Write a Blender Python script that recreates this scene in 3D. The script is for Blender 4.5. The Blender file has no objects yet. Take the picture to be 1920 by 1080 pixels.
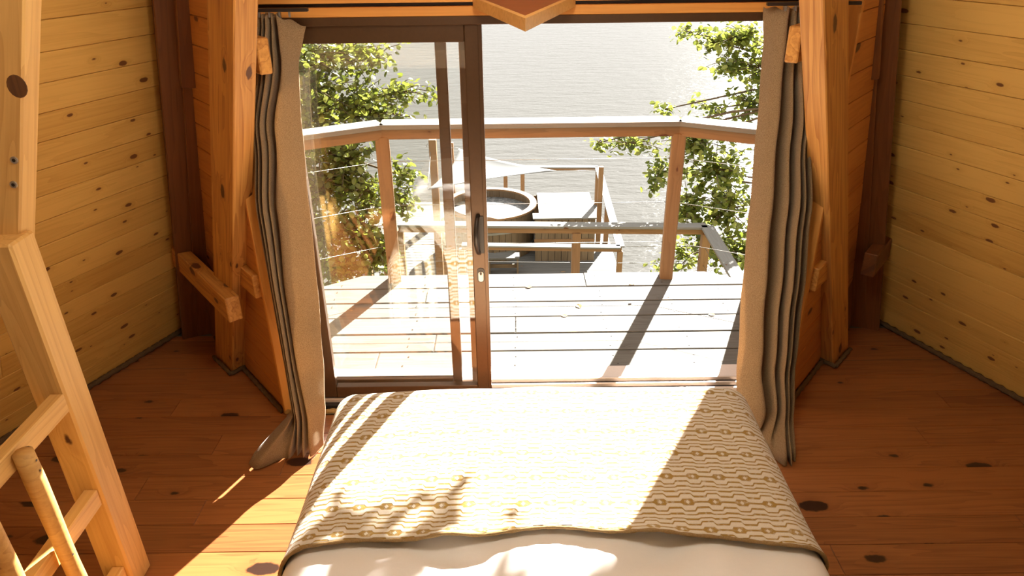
import bpy, bmesh, math, random
from mathutils import Vector, Matrix, Euler, noise
random.seed(7)
R = math.radians
V = Vector
scene = bpy.context.scene
col = scene.collection

# ------------------------------------------------------------------ camera, sky, sun, exposure
F_PX, PITCH, ROLL, CAM_H = 1365.0, 26.8, 0.7, 2.42
cd = bpy.data.cameras.new('camera'); cam = bpy.data.objects.new('camera', cd); col.objects.link(cam)
cd.sensor_width = 36.0; cd.lens = F_PX / 1920 * 36; cd.clip_start = 0.05; cd.clip_end = 2000
cam.matrix_world = (Matrix.Translation((0, 0, CAM_H)) @ Matrix.Rotation(R(90 - PITCH), 4, 'X')
                    @ Matrix.Rotation(R(-ROLL), 4, 'Z'))
scene.camera = cam

world = bpy.data.worlds.new('hazy_sky'); scene.world = world; world.use_nodes = True
bg = world.node_tree.nodes['Background']
bg.inputs['Color'].default_value = (1.0, 0.98, 0.95, 1); bg.inputs['Strength'].default_value = 0.70

SUN_AZ, SUN_EL = 23.0, 31.0        # azimuth from +Y toward +X
sl = bpy.data.lights.new('sun', 'SUN'); sl.energy = 24.0; sl.angle = R(0.53); sl.color = (1.0, 0.97, 0.90)
sun = bpy.data.objects.new('sun', sl); col.objects.link(sun); sun.location = (8, 20, 14)
sdir = V((math.sin(R(SUN_AZ)) * math.cos(R(SUN_EL)), math.cos(R(SUN_AZ)) * math.cos(R(SUN_EL)), math.sin(R(SUN_EL))))
sun.rotation_euler = sdir.to_track_quat('Z', 'Y').to_euler()

vs = scene.view_settings
vs.view_transform = 'Standard'; vs.look = 'None'; vs.exposure = 1.18; vs.gamma = 1.0; vs.use_curve_mapping = False

# ------------------------------------------------------------------ pixel helpers (1920x1080 frame)
def ray(x, y):
    u, v = x - 960, y - 540
    c, s = math.cos(R(ROLL)), math.sin(R(ROLL))
    u, v = u * c - v * s, u * s + v * c
    p = R(PITCH)
    return V((u, F_PX * math.cos(p) - v * math.sin(p), -F_PX * math.sin(p) - v * math.cos(p)))
def at_y(x, y, Y):
    r = ray(x, y); return V((0, 0, CAM_H)) + r * (Y / r.y)
def at_z(x, y, z):
    r = ray(x, y); return V((0, 0, CAM_H)) + r * ((z - CAM_H) / r.z)

# ------------------------------------------------------------------ materials
class NT:
    def __init__(s, name):
        s.m = bpy.data.materials.new(name); s.m.use_nodes = True
        s.t = s.m.node_tree; s.n = s.t.nodes; s.n.clear()
        s.out = s.n.new('ShaderNodeOutputMaterial')
    def node(s, typ, **kw):
        n = s.n.new(typ)
        for k, v in kw.items(): setattr(n, k, v)
        return n
    def link(s, a, b): s.t.links.new(a, b)
    def setin(s, sock, v):
        if isinstance(v, bpy.types.NodeSocket): s.link(v, sock)
        else: sock.default_value = v
    def math(s, op, a, b=None, c=None, clamp=False):
        n = s.node('ShaderNodeMath', operation=op, use_clamp=clamp)
        s.setin(n.inputs[0], a)
        if b is not None: s.setin(n.inputs[1], b)
        if c is not None: s.setin(n.inputs[2], c)
        return n.outputs[0]
    def vmath(s, op, a, b):
        n = s.node('ShaderNodeVectorMath', operation=op); s.setin(n.inputs[0], a); s.setin(n.inputs[1], b)
        return n.outputs[0]
    def mix(s, f, a, b):
        n = s.node('ShaderNodeMix', data_type='RGBA'); s.setin(n.inputs[0], f)
        s.setin(n.inputs[6], a if not isinstance(a, tuple) else (*a, 1) if len(a) == 3 else a)
        s.setin(n.inputs[7], b if not isinstance(b, tuple) else (*b, 1) if len(b) == 3 else b)
        return n.outputs[2]
    def ramp(s, f, lo, hi, a=0.0, b=1.0):
        n = s.node('ShaderNodeMapRange', interpolation_type='SMOOTHSTEP')
        s.setin(n.inputs[0], f); n.inputs[1].default_value = lo; n.inputs[2].default_value = hi
        n.inputs[3].default_value = a; n.inputs[4].default_value = b
        return n.outputs[0]
    def noise(s, vec, scale, detail=3.0, rough=0.55, dims='3D'):
        n = s.node('ShaderNodeTexNoise', noise_dimensions=dims); s.setin(n.inputs['Vector'], vec)
        n.inputs['Scale'].default_value = scale; n.inputs['Detail'].default_value = detail; n.inputs['Roughness'].default_value = rough
        return n.outputs[0]
    def bump(s, h, strength, dist):
        n = s.node('ShaderNodeBump'); s.setin(n.inputs['Height'], h)
        n.inputs['Strength'].default_value = strength; n.inputs['Distance'].default_value = dist
        return n.outputs[0]
    def bsdf(s, color, rough=0.5, spec=0.5, metal=0.0, normal=None, **kw):
        n = s.node('ShaderNodeBsdfPrincipled')
        s.setin(n.inputs['Base Color'], (*color, 1) if isinstance(color, tuple) and len(color) == 3 else color)
        s.setin(n.inputs['Roughness'], rough); n.inputs['Specular IOR Level'].default_value = spec
        n.inputs['Metallic'].default_value = metal
        if normal is not None: s.link(normal, n.inputs['Normal'])
        for k, v in kw.items(): s.setin(n.inputs[k], v)
        s.link(n.outputs[0], s.out.inputs[0]); return n

def wood(name, light, dark, knot=(0.10, 0.035, 0.012), rough=0.5, spec=0.4, knots=0.5, kscale=3.2, ksize=0.10, var=0.35, grain=0.6, tex='Object'):
    t = NT(name)
    tc = t.node('ShaderNodeTexCoord').outputs[tex]
    rnd = t.node('ShaderNodeObjectInfo').outputs['Random']
    off = t.node('ShaderNodeCombineXYZ'); 
    t.link(t.math('MULTIPLY', rnd, 71.3), off.inputs[0]); t.link(t.math('MULTIPLY', rnd, 37.7), off.inputs[1]); t.link(t.math('MULTIPLY', rnd, 19.1), off.inputs[2])
    p = t.vmath('ADD', tc, off.outputs[0])
    sp = t.node('ShaderNodeSeparateXYZ'); t.link(p, sp.inputs[0])
    yz = t.math('ADD', sp.outputs[1], sp.outputs[2])
    c2 = t.node('ShaderNodeCombineXYZ'); t.link(sp.outputs[0], c2.inputs[0]); t.link(yz, c2.inputs[1])
    # knots
    kv = t.vmath('MULTIPLY', c2.outputs[0], (0.62 * kscale, 1.25 * kscale, 1))
    vo = t.node('ShaderNodeTexVoronoi', voronoi_dimensions='2D', feature='F1'); t.link(kv, vo.inputs['Vector']); vo.inputs['Scale'].default_value = 1.0
    vc = t.node('ShaderNodeSeparateColor'); t.link(vo.outputs['Color'], vc.inputs[0])
    wob = t.math('MULTIPLY_ADD', t.noise(c2.outputs[0], 30, 2), 0.09, -0.045)
    dist = t.math('ADD', vo.outputs['Distance'], wob)
    ksz = t.math('MULTIPLY', t.math('MULTIPLY_ADD', t.math('POWER', vc.outputs[1], 2.2), 1.0, 0.28), ksize)
    has = t.math('LESS_THAN', vc.outputs[0], knots)
    kin = t.math('SUBTRACT', dist, ksz)
    kmask = t.math('MULTIPLY', t.ramp(kin, -0.02, 0.02, 1, 0), has)
    khalo = t.math('MULTIPLY', t.ramp(kin, 0.0, 0.22, 1, 0), has)
    # grain bends round the knots
    bend = t.math('MULTIPLY', khalo, 0.35)
    gv = t.node('ShaderNodeCombineXYZ'); t.link(t.math('MULTIPLY', sp.outputs[0], 0.45), gv.inputs[0]); t.link(t.math('ADD', t.math('MULTIPLY', sp.outputs[1], 7.0), bend), gv.inputs[1]); t.link(t.math('MULTIPLY', sp.outputs[2], 7.0), gv.inputs[2])
    n1 = t.noise(gv.outputs[0], 1.3, 2, 0.5)
    rings = t.math('FRACT', t.math('MULTIPLY', n1, 9.0))
    rings = t.math('POWER', rings, 2.0)
    fv = t.vmath('MULTIPLY', p, (3.0, 90.0, 90.0))
    fine = t.noise(fv, 1.0, 3, 0.6)
    blot = t.noise(t.vmath('MULTIPLY', p, (0.8, 3.0, 3.0)), 1.0, 2)
    g = t.math('ADD', t.math('MULTIPLY', rings, 0.55 * grain), t.math('MULTIPLY', t.ramp(fine, 0.3, 0.75), 0.45 * grain))
    g = t.math('ADD', g, t.math('MULTIPLY', t.math('SUBTRACT', blot, 0.5), 0.7))
    g = t.math('ADD', g, t.math('MULTIPLY', t.math('SUBTRACT', rnd, 0.5), var), clamp=True)
    c = t.mix(g, light, dark)
    c = t.mix(t.math('MULTIPLY', khalo, 0.30), c, dark)
    c = t.mix(kmask, c, knot)
    h = t.math('ADD', t.math('MULTIPLY', fine, 0.6), t.math('MULTIPLY', rings, 0.4))
    t.bsdf(c, rough, spec, normal=t.bump(h, 0.25, 0.002))
    return t.m

def plain(name, c, rough=0.5, spec=0.5, metal=0.0, nscale=40.0, amount=0.12, bump=0.1):
    t = NT(name); tc = t.node('ShaderNodeTexCoord').outputs['Object']
    n = t.noise(tc, nscale, 3)
    d = tuple(x * (1 - amount * 2) for x in c)
    t.bsdf(t.mix(n, c, d), rough, spec, metal, normal=t.bump(n, bump, 0.002)); return t.m

M = {}
M['pine'] = wood('pine_cladding', (0.74, 0.45, 0.120), (0.49, 0.25, 0.050), knot=(0.17, 0.065, 0.02), knots=0.5, kscale=7.5, ksize=0.10, rough=0.42, var=0.55, grain=0.5)
M['cheek'] = wood('orange_cladding', (0.55, 0.23, 0.055), (0.36, 0.12, 0.025), knots=0.3, kscale=4, ksize=0.1, var=0.3)
M['floor'] = wood('floor_planks', (0.34, 0.125, 0.040), (0.17, 0.055, 0.018), knot=(0.03, 0.011, 0.006), knots=0.45, kscale=3.6, ksize=0.13, rough=0.33, spec=0.5, var=0.6, grain=0.8)
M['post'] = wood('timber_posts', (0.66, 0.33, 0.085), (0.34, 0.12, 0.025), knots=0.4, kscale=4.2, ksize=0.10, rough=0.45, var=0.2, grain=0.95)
M['shadepost'] = wood('shade_darkened_timber', (0.20, 0.072, 0.020), (0.10, 0.034, 0.010), knots=0.3, rough=0.5, var=0.2)  # dark timber, colour deepened further to paint in the hip-corner shade
M['paletimber'] = wood('pale_timber', (0.74, 0.45, 0.15), (0.52, 0.26, 0.07), knots=0.3, kscale=3, ksize=0.08, rough=0.45, var=0.15, grain=0.7)
M['log'] = wood('peeled_log', (0.66, 0.38, 0.12), (0.40, 0.19, 0.05), knots=0.5, kscale=6, ksize=0.16, rough=0.55, var=0.2)
M['deck'] = wood('weathered_deck', (0.135, 0.130, 0.118), (0.062, 0.055, 0.043), knot=(0.25, 0.16, 0.08), knots=0.3, kscale=3.5, ksize=0.09, rough=0.75, spec=0.2, var=0.3)
M['rail'] = wood('railing_timber', (0.26, 0.145, 0.066), (0.155, 0.078, 0.032), knots=0.4, kscale=4, ksize=0.1, rough=0.65, spec=0.3, var=0.2)
M['railcap'] = wood('weathered_rail_cap', (0.20, 0.193, 0.178), (0.13, 0.12, 0.10), knots=0.2, rough=0.75, spec=0.2, var=0.15)
M['stave'] = wood('tub_staves', (0.17, 0.12, 0.07), (0.09, 0.06, 0.033), knots=0.1, rough=0.7, var=0.5)
M['redtop'] = wood('red_brown_shelf_top', (0.30, 0.075, 0.022), (0.17, 0.035, 0.012), knots=0.0, rough=0.4, var=0.1, grain=1.0)
M['lintel'] = wood('lintel_wood', (0.66, 0.30, 0.065), (0.45, 0.17, 0.035), knots=0.1, rough=0.45, var=0.15)
M['brownmetal'] = plain('bronze_door_profile', (0.10, 0.05, 0.022), 0.32, 0.5, 0.5, 60, 0.1, 0.02)
M['darkmetal'] = plain('dark_track_metal', (0.045, 0.035, 0.03), 0.4, 0.5, 0.6, 60, 0.1, 0.02)
M['alu'] = plain('threshold_aluminium', (0.62, 0.50, 0.42), 0.4, 0.5, 0.5, 60, 0.06, 0.02)
M['steel'] = plain('bolt_steel', (0.55, 0.53, 0.50), 0.3, 0.5, 0.9, 80, 0.1, 0.05)
M['cable'] = plain('railing_cable', (0.30, 0.29, 0.27), 0.4, 0.5, 0.6, 80, 0.1, 0.02)
M['rope'] = plain('dark_rope', (0.17, 0.105, 0.055), 0.9, 0.1, 0, 160, 0.3, 0.4)
M['goldrope'] = plain('golden_rope', (0.50, 0.30, 0.11), 0.9, 0.1, 0, 160, 0.3, 0.4)
M['knot'] = wood('single_knot', (0.16, 0.065, 0.022), (0.06, 0.022, 0.01), knots=0.0, rough=0.6)
M['bark'] = plain('bark', (0.16, 0.115, 0.075), 0.9, 0.1, 0, 25, 0.35, 0.6)
M['earth'] = plain('bank_earth', (0.22, 0.20, 0.09), 0.95, 0.1, 0, 3, 0.35, 0.5)
M['sail'] = plain('sail_canvas', (0.17, 0.17, 0.165), 0.9, 0.1, 0, 30, 0.04, 0.05)
M['subfloor'] = plain('subfloor', (0.10, 0.05, 0.025), 0.9, 0.1)
M['ceil'] = wood('ceiling_boards', (0.84, 0.74, 0.58), (0.70, 0.58, 0.42), knots=0.2)
M['outerwall'] = plain('wall_sheathing', (0.30, 0.18, 0.08), 0.8, 0.2)

def glass_mat():
    t = NT('clear_glass')
    g = t.node('ShaderNodeNewGeometry'); d = t.node('ShaderNodeVectorMath', operation='DOT_PRODUCT')
    t.link(g.outputs['Normal'], d.inputs[0]); t.link(g.outputs['Incoming'], d.inputs[1])
    c = t.math('ABSOLUTE', d.outputs['Value'])
    f = t.math('MULTIPLY_ADD', t.math('POWER', t.math('SUBTRACT', 1.0, c), 5.0), 0.94, 0.06)
    tr = t.node('ShaderNodeBsdfTransparent'); tr.inputs[0].default_value = (0.985, 0.985, 0.97, 1)
    gl = t.node('ShaderNodeBsdfGlossy'); gl.inputs['Roughness'].default_value = 0.012; gl.inputs[0].default_value = (1, 1, 1, 1)
    mx = t.node('ShaderNodeMixShader'); t.link(f, mx.inputs[0]); t.link(tr.outputs[0], mx.inputs[1]); t.link(gl.outputs[0], mx.inputs[2])
    t.link(mx.outputs[0], t.out.inputs[0]); return t.m
M['glass'] = glass_mat()

def curtain_mat():
    t = NT('brown_felt'); tc = t.node('ShaderNodeTexCoord').outputs['Object']
    n = t.noise(tc, 420, 2); n2 = t.noise(tc, 9, 2)
    c = t.mix(t.ramp(n, 0.3, 0.7), (0.25, 0.16, 0.085), (0.52, 0.36, 0.205))
    c = t.mix(t.math('MULTIPLY', n2, 0.3), c, (0.24, 0.16, 0.09))
    d = t.bsdf(c, 0.95, 0.1, normal=t.bump(n, 0.5, 0.001), **{'Sheen Weight': 0.25})
    tl = t.node('ShaderNodeBsdfTranslucent'); t.link(c, tl.inputs[0])
    mx = t.node('ShaderNodeMixShader'); mx.inputs[0].default_value = 0.40
    t.link(d.outputs[0], mx.inputs[1]); t.link(tl.outputs[0], mx.inputs[2]); t.link(mx.outputs[0], t.out.inputs[0]); return t.m
M['curtain'] = curtain_mat()

def throw_mat():
    t = NT('patterned_throw'); uv = t.node('ShaderNodeTexCoord').outputs['UV']     # uv in metres along the cloth
    wn = t.node('ShaderNodeTexNoise'); wn.inputs['Scale'].default_value = 14; t.link(uv, wn.inputs['Vector'])
    jit = t.vmath('MULTIPLY', t.vmath('SUBTRACT', wn.outputs['Color'], (0.5, 0.5, 0.5)), (0.006, 0.004, 0))
    sp = t.node('ShaderNodeSeparateXYZ'); t.link(t.vmath('ADD', uv, jit), sp.inputs[0])
    u, v = sp.outputs[0], sp.outputs[1]
    PX, PY = 0.095, 0.132
    row = t.math('FLOOR', t.math('ADD', t.math('DIVIDE', v, PY), 0.5))
    half = t.math('MULTIPLY', t.math('MODULO', t.math('ABSOLUTE', row), 2.0), 0.5)
    fx = t.math('SUBTRACT', t.math('FRACT', t.math('ADD', t.math('DIVIDE', u, PX), half)), 0.5)   # -.5 .. .5, diamond at 0
    fx0 = t.math('SUBTRACT', t.math('FRACT', t.math('DIVIDE', u, PX)), 0.5)
    ax = t.math('ABSOLUTE', fx); ax0 = t.math('ABSOLUTE', fx0)
    trap = t.ramp(ax, 0.16, 0.30, 1.0, 0.0)
    wv = t.math('SINE', t.math('MULTIPLY', t.math('DIVIDE', v, PY), 2 * math.pi))
    off = t.math('MULTIPLY', t.math('MULTIPLY', trap, wv), -0.0165)
    ln = t.math('DIVIDE', t.math('ADD', v, off), PY / 5)
    fl = t.math('ABSOLUTE', t.math('SUBTRACT', t.math('FRACT', t.math('ADD', ln, 0.5)), 0.5))
    line = t.ramp(fl, 0.12, 0.22, 1, 0)
    fy = t.math('ABSOLUTE', t.math('SUBTRACT', t.math('FRACT', t.math('ADD', t.math('DIVIDE', v, PY), 0.5)), 0.5))
    dm = t.math('ADD', t.math('DIVIDE', ax, 0.115), t.math('DIVIDE', fy, 0.11))
    dout = t.ramp(dm, 0.95, 1.15, 1, 0); din = t.ramp(dm, 0.60, 0.80, 1, 0)
    line = t.math('MULTIPLY', line, t.math('SUBTRACT', 1.0, dout))
    pat = t.math('MAXIMUM', line, t.math('SUBTRACT', dout, din))
    knit = t.noise(t.vmath('MULTIPLY', uv, (420, 300, 1)), 1.0, 2)
    brk = t.ramp(t.noise(t.vmath('MULTIPLY', uv, (60, 60, 1)), 1.0, 1), 0.25, 0.5, 0.45, 1.0)
    c = t.mix(t.ramp(knit, 0.3, 0.7), (0.68, 0.61, 0.51), (0.58, 0.51, 0.41))
    c = t.mix(t.math('MULTIPLY', pat, brk), c, (0.34, 0.205, 0.045))
    h = t.math('SUBTRACT', t.math('MULTIPLY', knit, 0.4), t.math('MULTIPLY', pat, 0.9))
    t.bsdf(c, 0.95, 0.1, normal=t.bump(h, 0.7, 0.004), **{'Sheen Weight': 0.2}); return t.m
M['throw'] = throw_mat()
M['fringe'] = plain('throw_edge_yarn', (0.42, 0.27, 0.12), 0.95, 0.1, 0, 220, 0.3, 0.5)
def linen():
    t = NT('white_linen'); tc = t.node('ShaderNodeTexCoord').outputs['Object']
    n = t.noise(tc, 500, 2); n2 = t.noise(tc, 12, 3)
    t.bsdf(t.mix(n, (0.80, 0.76, 0.73), (0.75, 0.71, 0.68)), 0.85, 0.15, normal=t.bump(t.math('ADD', t.math('MULTIPLY', n, .1), n2), 0.25, 0.01)); return t.m
M['linen'] = linen()

def leaf_mat(name, a, b):
    t = NT(name); rnd = t.node('ShaderNodeObjectInfo').outputs['Random']
    g = t.node('ShaderNodeNewGeometry').outputs['Random Per Island']
    r = t.math('FRACT', t.math('ADD', rnd, g))
    c = t.mix(t.math('POWER', r, 1.3), a, b)
    d = t.bsdf(c, 0.38, 0.5)
    tl = t.node('ShaderNodeBsdfTranslucent'); t.link(t.mix(0.5, c, (0.27, 0.31, 0.04)), tl.inputs[0])
    mx = t.node('ShaderNodeMixShader'); mx.inputs[0].default_value = 0.42
    t.link(d.outputs[0], mx.inputs[1]); t.link(tl.outputs[0], mx.inputs[2]); t.link(mx.outputs[0], t.out.inputs[0]); return t.m
M['leaf'] = leaf_mat('alder_leaves', (0.055, 0.085, 0.010), (0.29, 0.30, 0.07))

def water_mat():
    t = NT('estuary_water'); tc = t.node('ShaderNodeTexCoord').outputs['Object']
    a = t.noise(t.vmath('MULTIPLY', tc, (0.5, 1.6, 1)), 1.0, 4, 0.6)
    b = t.noise(t.vmath('MULTIPLY', tc, (2.2, 6.5, 1)), 1.0, 3, 0.6)
    h = t.math('ADD', a, t.math('MULTIPLY', b, 0.35))
    t.bsdf((0.060, 0.058, 0.053), 0.13, 0.16, normal=t.bump(h, 0.40, 0.22), IOR=1.33); return t.m
M['water'] = water_mat()
def foam():
    t = NT('tub_water'); tc = t.node('ShaderNodeTexCoord').outputs['Object']
    n = t.noise(tc, 9, 5, 0.7)
    t.bsdf(t.mix(t.ramp(n, 0.42, 0.62), (0.16, 0.17, 0.17), (0.34, 0.34, 0.33)), 0.2, 0.5, normal=t.bump(n, 0.5, 0.05)); return t.m
M['foam'] = foam()

# ------------------------------------------------------------------ builders
def tag(o, label=None, cat=None, group=None, kind=None):
    if label: o['label'] = label
    if cat: o['category'] = cat
    if group: o['group'] = group
    if kind: o['kind'] = kind
    return o
def setparent(o, parent):
    if parent is not None:
        o.parent = parent
        o.matrix_parent_inverse = PM.get(parent.name, Matrix.Identity(4)).inverted()
PM = {}
def empty(name, loc):
    o = bpy.data.objects.new(name, None); col.objects.link(o); o.location = loc; o.empty_display_size = 0.1
    PM[o.name] = Matrix.Translation(V(loc)); return o
def obj(name, me, mat, parent=None, mw=None, smooth=False):
    if mat is not None and not me.materials: me.materials.append(mat)
    o = bpy.data.objects.new(name, me); col.objects.link(o)
    if mw is not None: o.matrix_basis = mw
    PM[o.name] = mw.copy() if mw is not None else Matrix.Identity(4)
    setparent(o, parent)
    if smooth:
        me.polygons.foreach_set('use_smooth', [True] * len(me.polygons))
    return o
def mesh(name, vs_, fs_):
    me = bpy.data.meshes.new(name); me.from_pydata([tuple(v) for v in vs_], [], fs_); me.update(); return me
BOX = {}
def boxmesh(l, w, t, c, mat):
    key = (round(l, 3), round(w, 3), round(t, 3), round(c, 4), mat.name)
    if key in BOX: return BOX[key]
    bm = bmesh.new(); bmesh.ops.create_cube(bm, size=1.0)
    bmesh.ops.scale(bm, vec=(l, w, t), verts=bm.verts)
    if c > 0: bmesh.ops.bevel(bm, geom=bm.edges[:], offset=c, segments=1, affect='EDGES', clamp_overlap=True)
    me = bpy.data.meshes.new('board'); bm.to_mesh(me); bm.free(); me.materials.append(mat); BOX[key] = me; return me
def frame(p0, p1, up):
    x = (V(p1) - V(p0)).normalized(); z = V(up) - x * V(up).dot(x); z.normalize(); y = z.cross(x)
    m = Matrix((x, y, z)).transposed().to_4x4(); return m
def beam(name, p0, p1, w, t, mat, parent=None, up=(0, 0, 1), c=0.003):
    """box from p0 to p1 along its centre line; w across, t along `up`"""
    p0, p1 = V(p0), V(p1); m = frame(p0, p1, up); m.translation = (p0 + p1) / 2
    return obj(name, boxmesh((p1 - p0).length, w, t, c, mat), mat, parent, m)
def aabox(name, x0, x1, y0, y1, z0, z1, mat, parent=None, c=0.003, along='x'):
    cx, cy, cz = (x0 + x1) / 2, (y0 + y1) / 2, (z0 + z1) / 2
    if along == 'x': return beam(name, (x0, cy, cz), (x1, cy, cz), y1 - y0, z1 - z0, mat, parent, c=c)
    if along == 'y': return beam(name, (cx, y0, cz), (cx, y1, cz), x1 - x0, z1 - z0, mat, parent, c=c)
    return beam(name, (cx, cy, z0), (cx, cy, z1), x1 - x0, y1 - y0, mat, parent, up=(0, 1, 0), c=c)
def tube(pts, rads, n=10, cap=True, twist=None):
    vs_, fs_ = [], []
    pts = [V(p) for p in pts]
    ref = V((0, 0, 1))
    d0 = (pts[1] - pts[0]).normalized()
    if abs(d0.z) > 0.9: ref = V((1, 0, 0))
    a = d0.cross(ref).normalized()
    dist = 0
    for i, p in enumerate(pts):
        d = (pts[min(i + 1, len(pts) - 1)] - pts[max(i - 1, 0)]).normalized()
        a = (a - d * a.dot(d)).normalized(); b = d.cross(a)
        if i: dist += (p - pts[i - 1]).length
        r = rads[i] if isinstance(rads, (list, tuple)) else rads
        for k in range(n):
            th = 2 * math.pi * k / n
            rr = r * (1 + (0.22 * math.cos(3 * th - dist * twist) if twist else 0))
            vs_.append(p + (a * math.cos(th) + b * math.sin(th)) * rr)
    for i in range(len(pts) - 1):
        for k in range(n):
            k2 = (k + 1) % n; fs_.append((i * n + k, i * n + k2, (i + 1) * n + k2, (i + 1) * n + k))
    if cap:
        fs_.append(tuple(reversed(range(n)))); fs_.append(tuple((len(pts) - 1) * n + k for k in range(n)))
    return vs_, fs_
def tubeobj(name, pts, rads, mat, parent=None, n=10, twist=None):
    v, f = tube(pts, rads, n, True, twist)
    return obj(name, mesh(name, v, f), mat, parent, smooth=True)
def rope(name, p0, p1, r, mat, parent=None):
    p0, p1 = V(p0), V(p1); n = max(2, int((p1 - p0).length / 0.008))
    return tubeobj(name, [p0.lerp(p1, i / n) for i in range(n + 1)], r, mat, parent, 9, twist=95)
def lathe(profile, n=48):
    vs_, fs_ = [], []
    for r, z in profile:
        for k in range(n):
            th = 2 * math.pi * k / n; vs_.append((r * math.cos(th), r * math.sin(th), z))
    for i in range(len(profile) - 1):
        for k in range(n):
            k2 = (k + 1) % n; fs_.append((i * n + k, i * n + k2, (i + 1) * n + k2, (i + 1) * n + k))
    return vs_, fs_
def slab(name, poly, z0, z1, mat, parent=None):
    n = len(poly); v = [(x, y, z0) for x, y in poly] + [(x, y, z1) for x, y in poly]
    f = [tuple(reversed(range(n))), tuple(range(n, 2 * n))] + [(i, (i + 1) % n, n + (i + 1) % n, n + i) for i in range(n)]
    return obj(name, mesh(name, v, f), mat, parent)
def quadslab(name, a, b, c, d, thick, mat, parent=None):
    a, b, c, d = map(V, (a, b, c, d)); nrm = (b - a).cross(d - a).normalized() * thick
    v = [a, b, c, d, a + nrm, b + nrm, c + nrm, d + nrm]
    f = [(3, 2, 1, 0), (4, 5, 6, 7), (0, 1, 5, 4), (1, 2, 6, 5), (2, 3, 7, 6), (3, 0, 4, 7)]
    return obj(name, mesh(name, v, f), mat, parent)

# ------------------------------------------------------------------ THE ROOM
XC = 0.12                                  # axis of the hut
LEAN, INR = 0.333, 3.79
def base(p): return V((p[0] + XC, p[1], 0))
def hut(p, z):                             # wall vertex at height z, walls lean in as they rise
    s = 1 - LEAN * z / INR; return V((p[0] * s + XC, p[1] * s, z))
H0 = (2.33, 4.22); H1 = (3.57, 1.34); H2 = (3.57, -1.7); H3 = (2.33, -4.2)
CEIL = 3.2

# floor
fl = slab('floor', [(-3.6 + XC, -4.3), (3.6 + XC, -4.3), (3.75 + XC, 1.3), (2.45 + XC, 4.3), (2.2 + XC, 4.3), (1.39 + XC, 3.31), (-1.39 + XC, 3.31), (-2.2 + XC, 4.3), (-2.45 + XC, 4.3), (-3.75 + XC, 1.3)], -0.16, -0.024, M['subfloor'])
tag(fl, kind='structure')
PW = 0.162
rows = [4.24 - PW * i for i in range(52)]
for i, y1 in enumerate(rows):
    y0 = y1 - PW + 0.0025
    ym = (y0 + y1) / 2
    hw = (2.33 + (4.22 - ym) * 0.43) if ym > 1.34 else 3.57
    hw = min(hw, 3.57) + 0.08
    if ym < -1.7: hw = 3.57 - (-1.7 - ym) * 0.49 + 0.05
    spans = [(-hw, hw)]
    if y1 > 3.32:
        inner = 1.37 + max(0.0, y0 - 3.30) * 0.813
        spans = [(-hw, -inner), (inner, hw)]
    for sa, sb in spans:
        x = sa + XC; first = True
        while x < sb + XC - 0.05:
            L = random.uniform(1.5, 2.6)
            if first: L = random.uniform(0.7, 2.2); first = False
            x2 = min(x + L, sb + XC)
            if sb + XC - x2 < 0.35: x2 = sb + XC
            aabox('floor_plank', x + 0.0008, x2 - 0.0008, y0, y1, -0.024, 0.0, M['floor'], fl, c=0.0015)
            x = x2

# leaning side walls of horizontal pine boards
BW = 0.136
def side_wall(sgn, name):
    b0 = base((sgn * H0[0], H0[1])); b1 = base((sgn * H1[0], H1[1]))
    d = (b1 - b0).normalized(); inn = V((-sgn * abs(d.y), -abs(d.x), 0)).normalized()
    upv = (V((0, 0, 1)) + inn * LEAN); sl_len = upv.length * CEIL; upn = upv.normalized()
    nrm = upn.cross(d); 
    if nrm.dot(inn) < 0: nrm = -nrm
    a0 = b0 - d * 0.05; a1 = b1 + d * 0.3
    par = quadslab(name, a0 - d * .55 - nrm * 0.03, a1 - nrm * 0.03, a1 - nrm * 0.03 + upn * sl_len, a0 - d * .55 - nrm * 0.03 + upn * sl_len, 0.02 * (1 if sgn > 0 else -1), M['outerwall'])
    tag(par, kind='structure')
    n = int(sl_len / BW) + 1
    for i in range(n):
        h = (i + 0.5) * BW + 0.012
        s0 = -0.55 if i > 6 else -0.06 * i
        cut = random.uniform(0.9, 2.6)
        o = upn * h + nrm * (-0.008 + random.uniform(-0.0015, 0.0015))
        for (q0, q1) in ((s0, cut), (cut + 0.001, 3.35)):
            beam('wall_board', b0 + d * q0 + o, b0 + d * q1 + o, BW - 0.003, 0.018, M['pine'], par, up=nrm, c=0.003)
    return b0, d, nrm, upn
WL = side_wall(-1, 'wall_left'); WR = side_wall(1, 'wall_right')

# the remaining shell behind the camera, with a window
def plain_wall(name, p, q, z0=0.0, z1=CEIL):
    A, B, C, D = hut(p, z0), hut(q, z0), hut(q, z1), hut(p, z1)
    return tag(quadslab(name, A, B, C, D, -0.05, M['ceil']), kind='structure')
plain_wall('wall_rear_left', (-H1[0], H1[1]), (-H2[0], H2[1]))
plain_wall('wall_rear_right', (H2[0], H2[1]), (H1[0], H1[1]))
plain_wall('wall_back_left', (-H2[0], H2[1]), (-H3[0], H3[1]))
plain_wall('wall_back_right', (H3[0], H3[1]), (H2[0], H2[1]))
def back_part(name, f0, f1, z0, z1):
    def P(fr, z):
        a = hut((-H3[0], H3[1]), z); b = hut((H3[0], H3[1]), z); return a.lerp(b, fr)
    return quadslab(name, P(f0, z0), P(f1, z0), P(f1, z1), P(f0, z1), -0.05, M['ceil'])
wb = tag(back_part('wall_back', 0, 1, 0, 0.7), kind='structure')
for f0, f1, z0, z1 in ((0, 1, 2.75, CEIL), (0, 0.12, 0.7, 2.75), (0.88, 1, 0.7, 2.75)):
    o = back_part('wall_panel', f0, f1, z0, z1); o.parent = wb
w1 = tag(back_part('window_1', 0.12, 0.88, 0.7, 2.75), kind='structure'); w1.data.materials.clear(); w1.data.materials.append(M['glass'])
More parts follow.
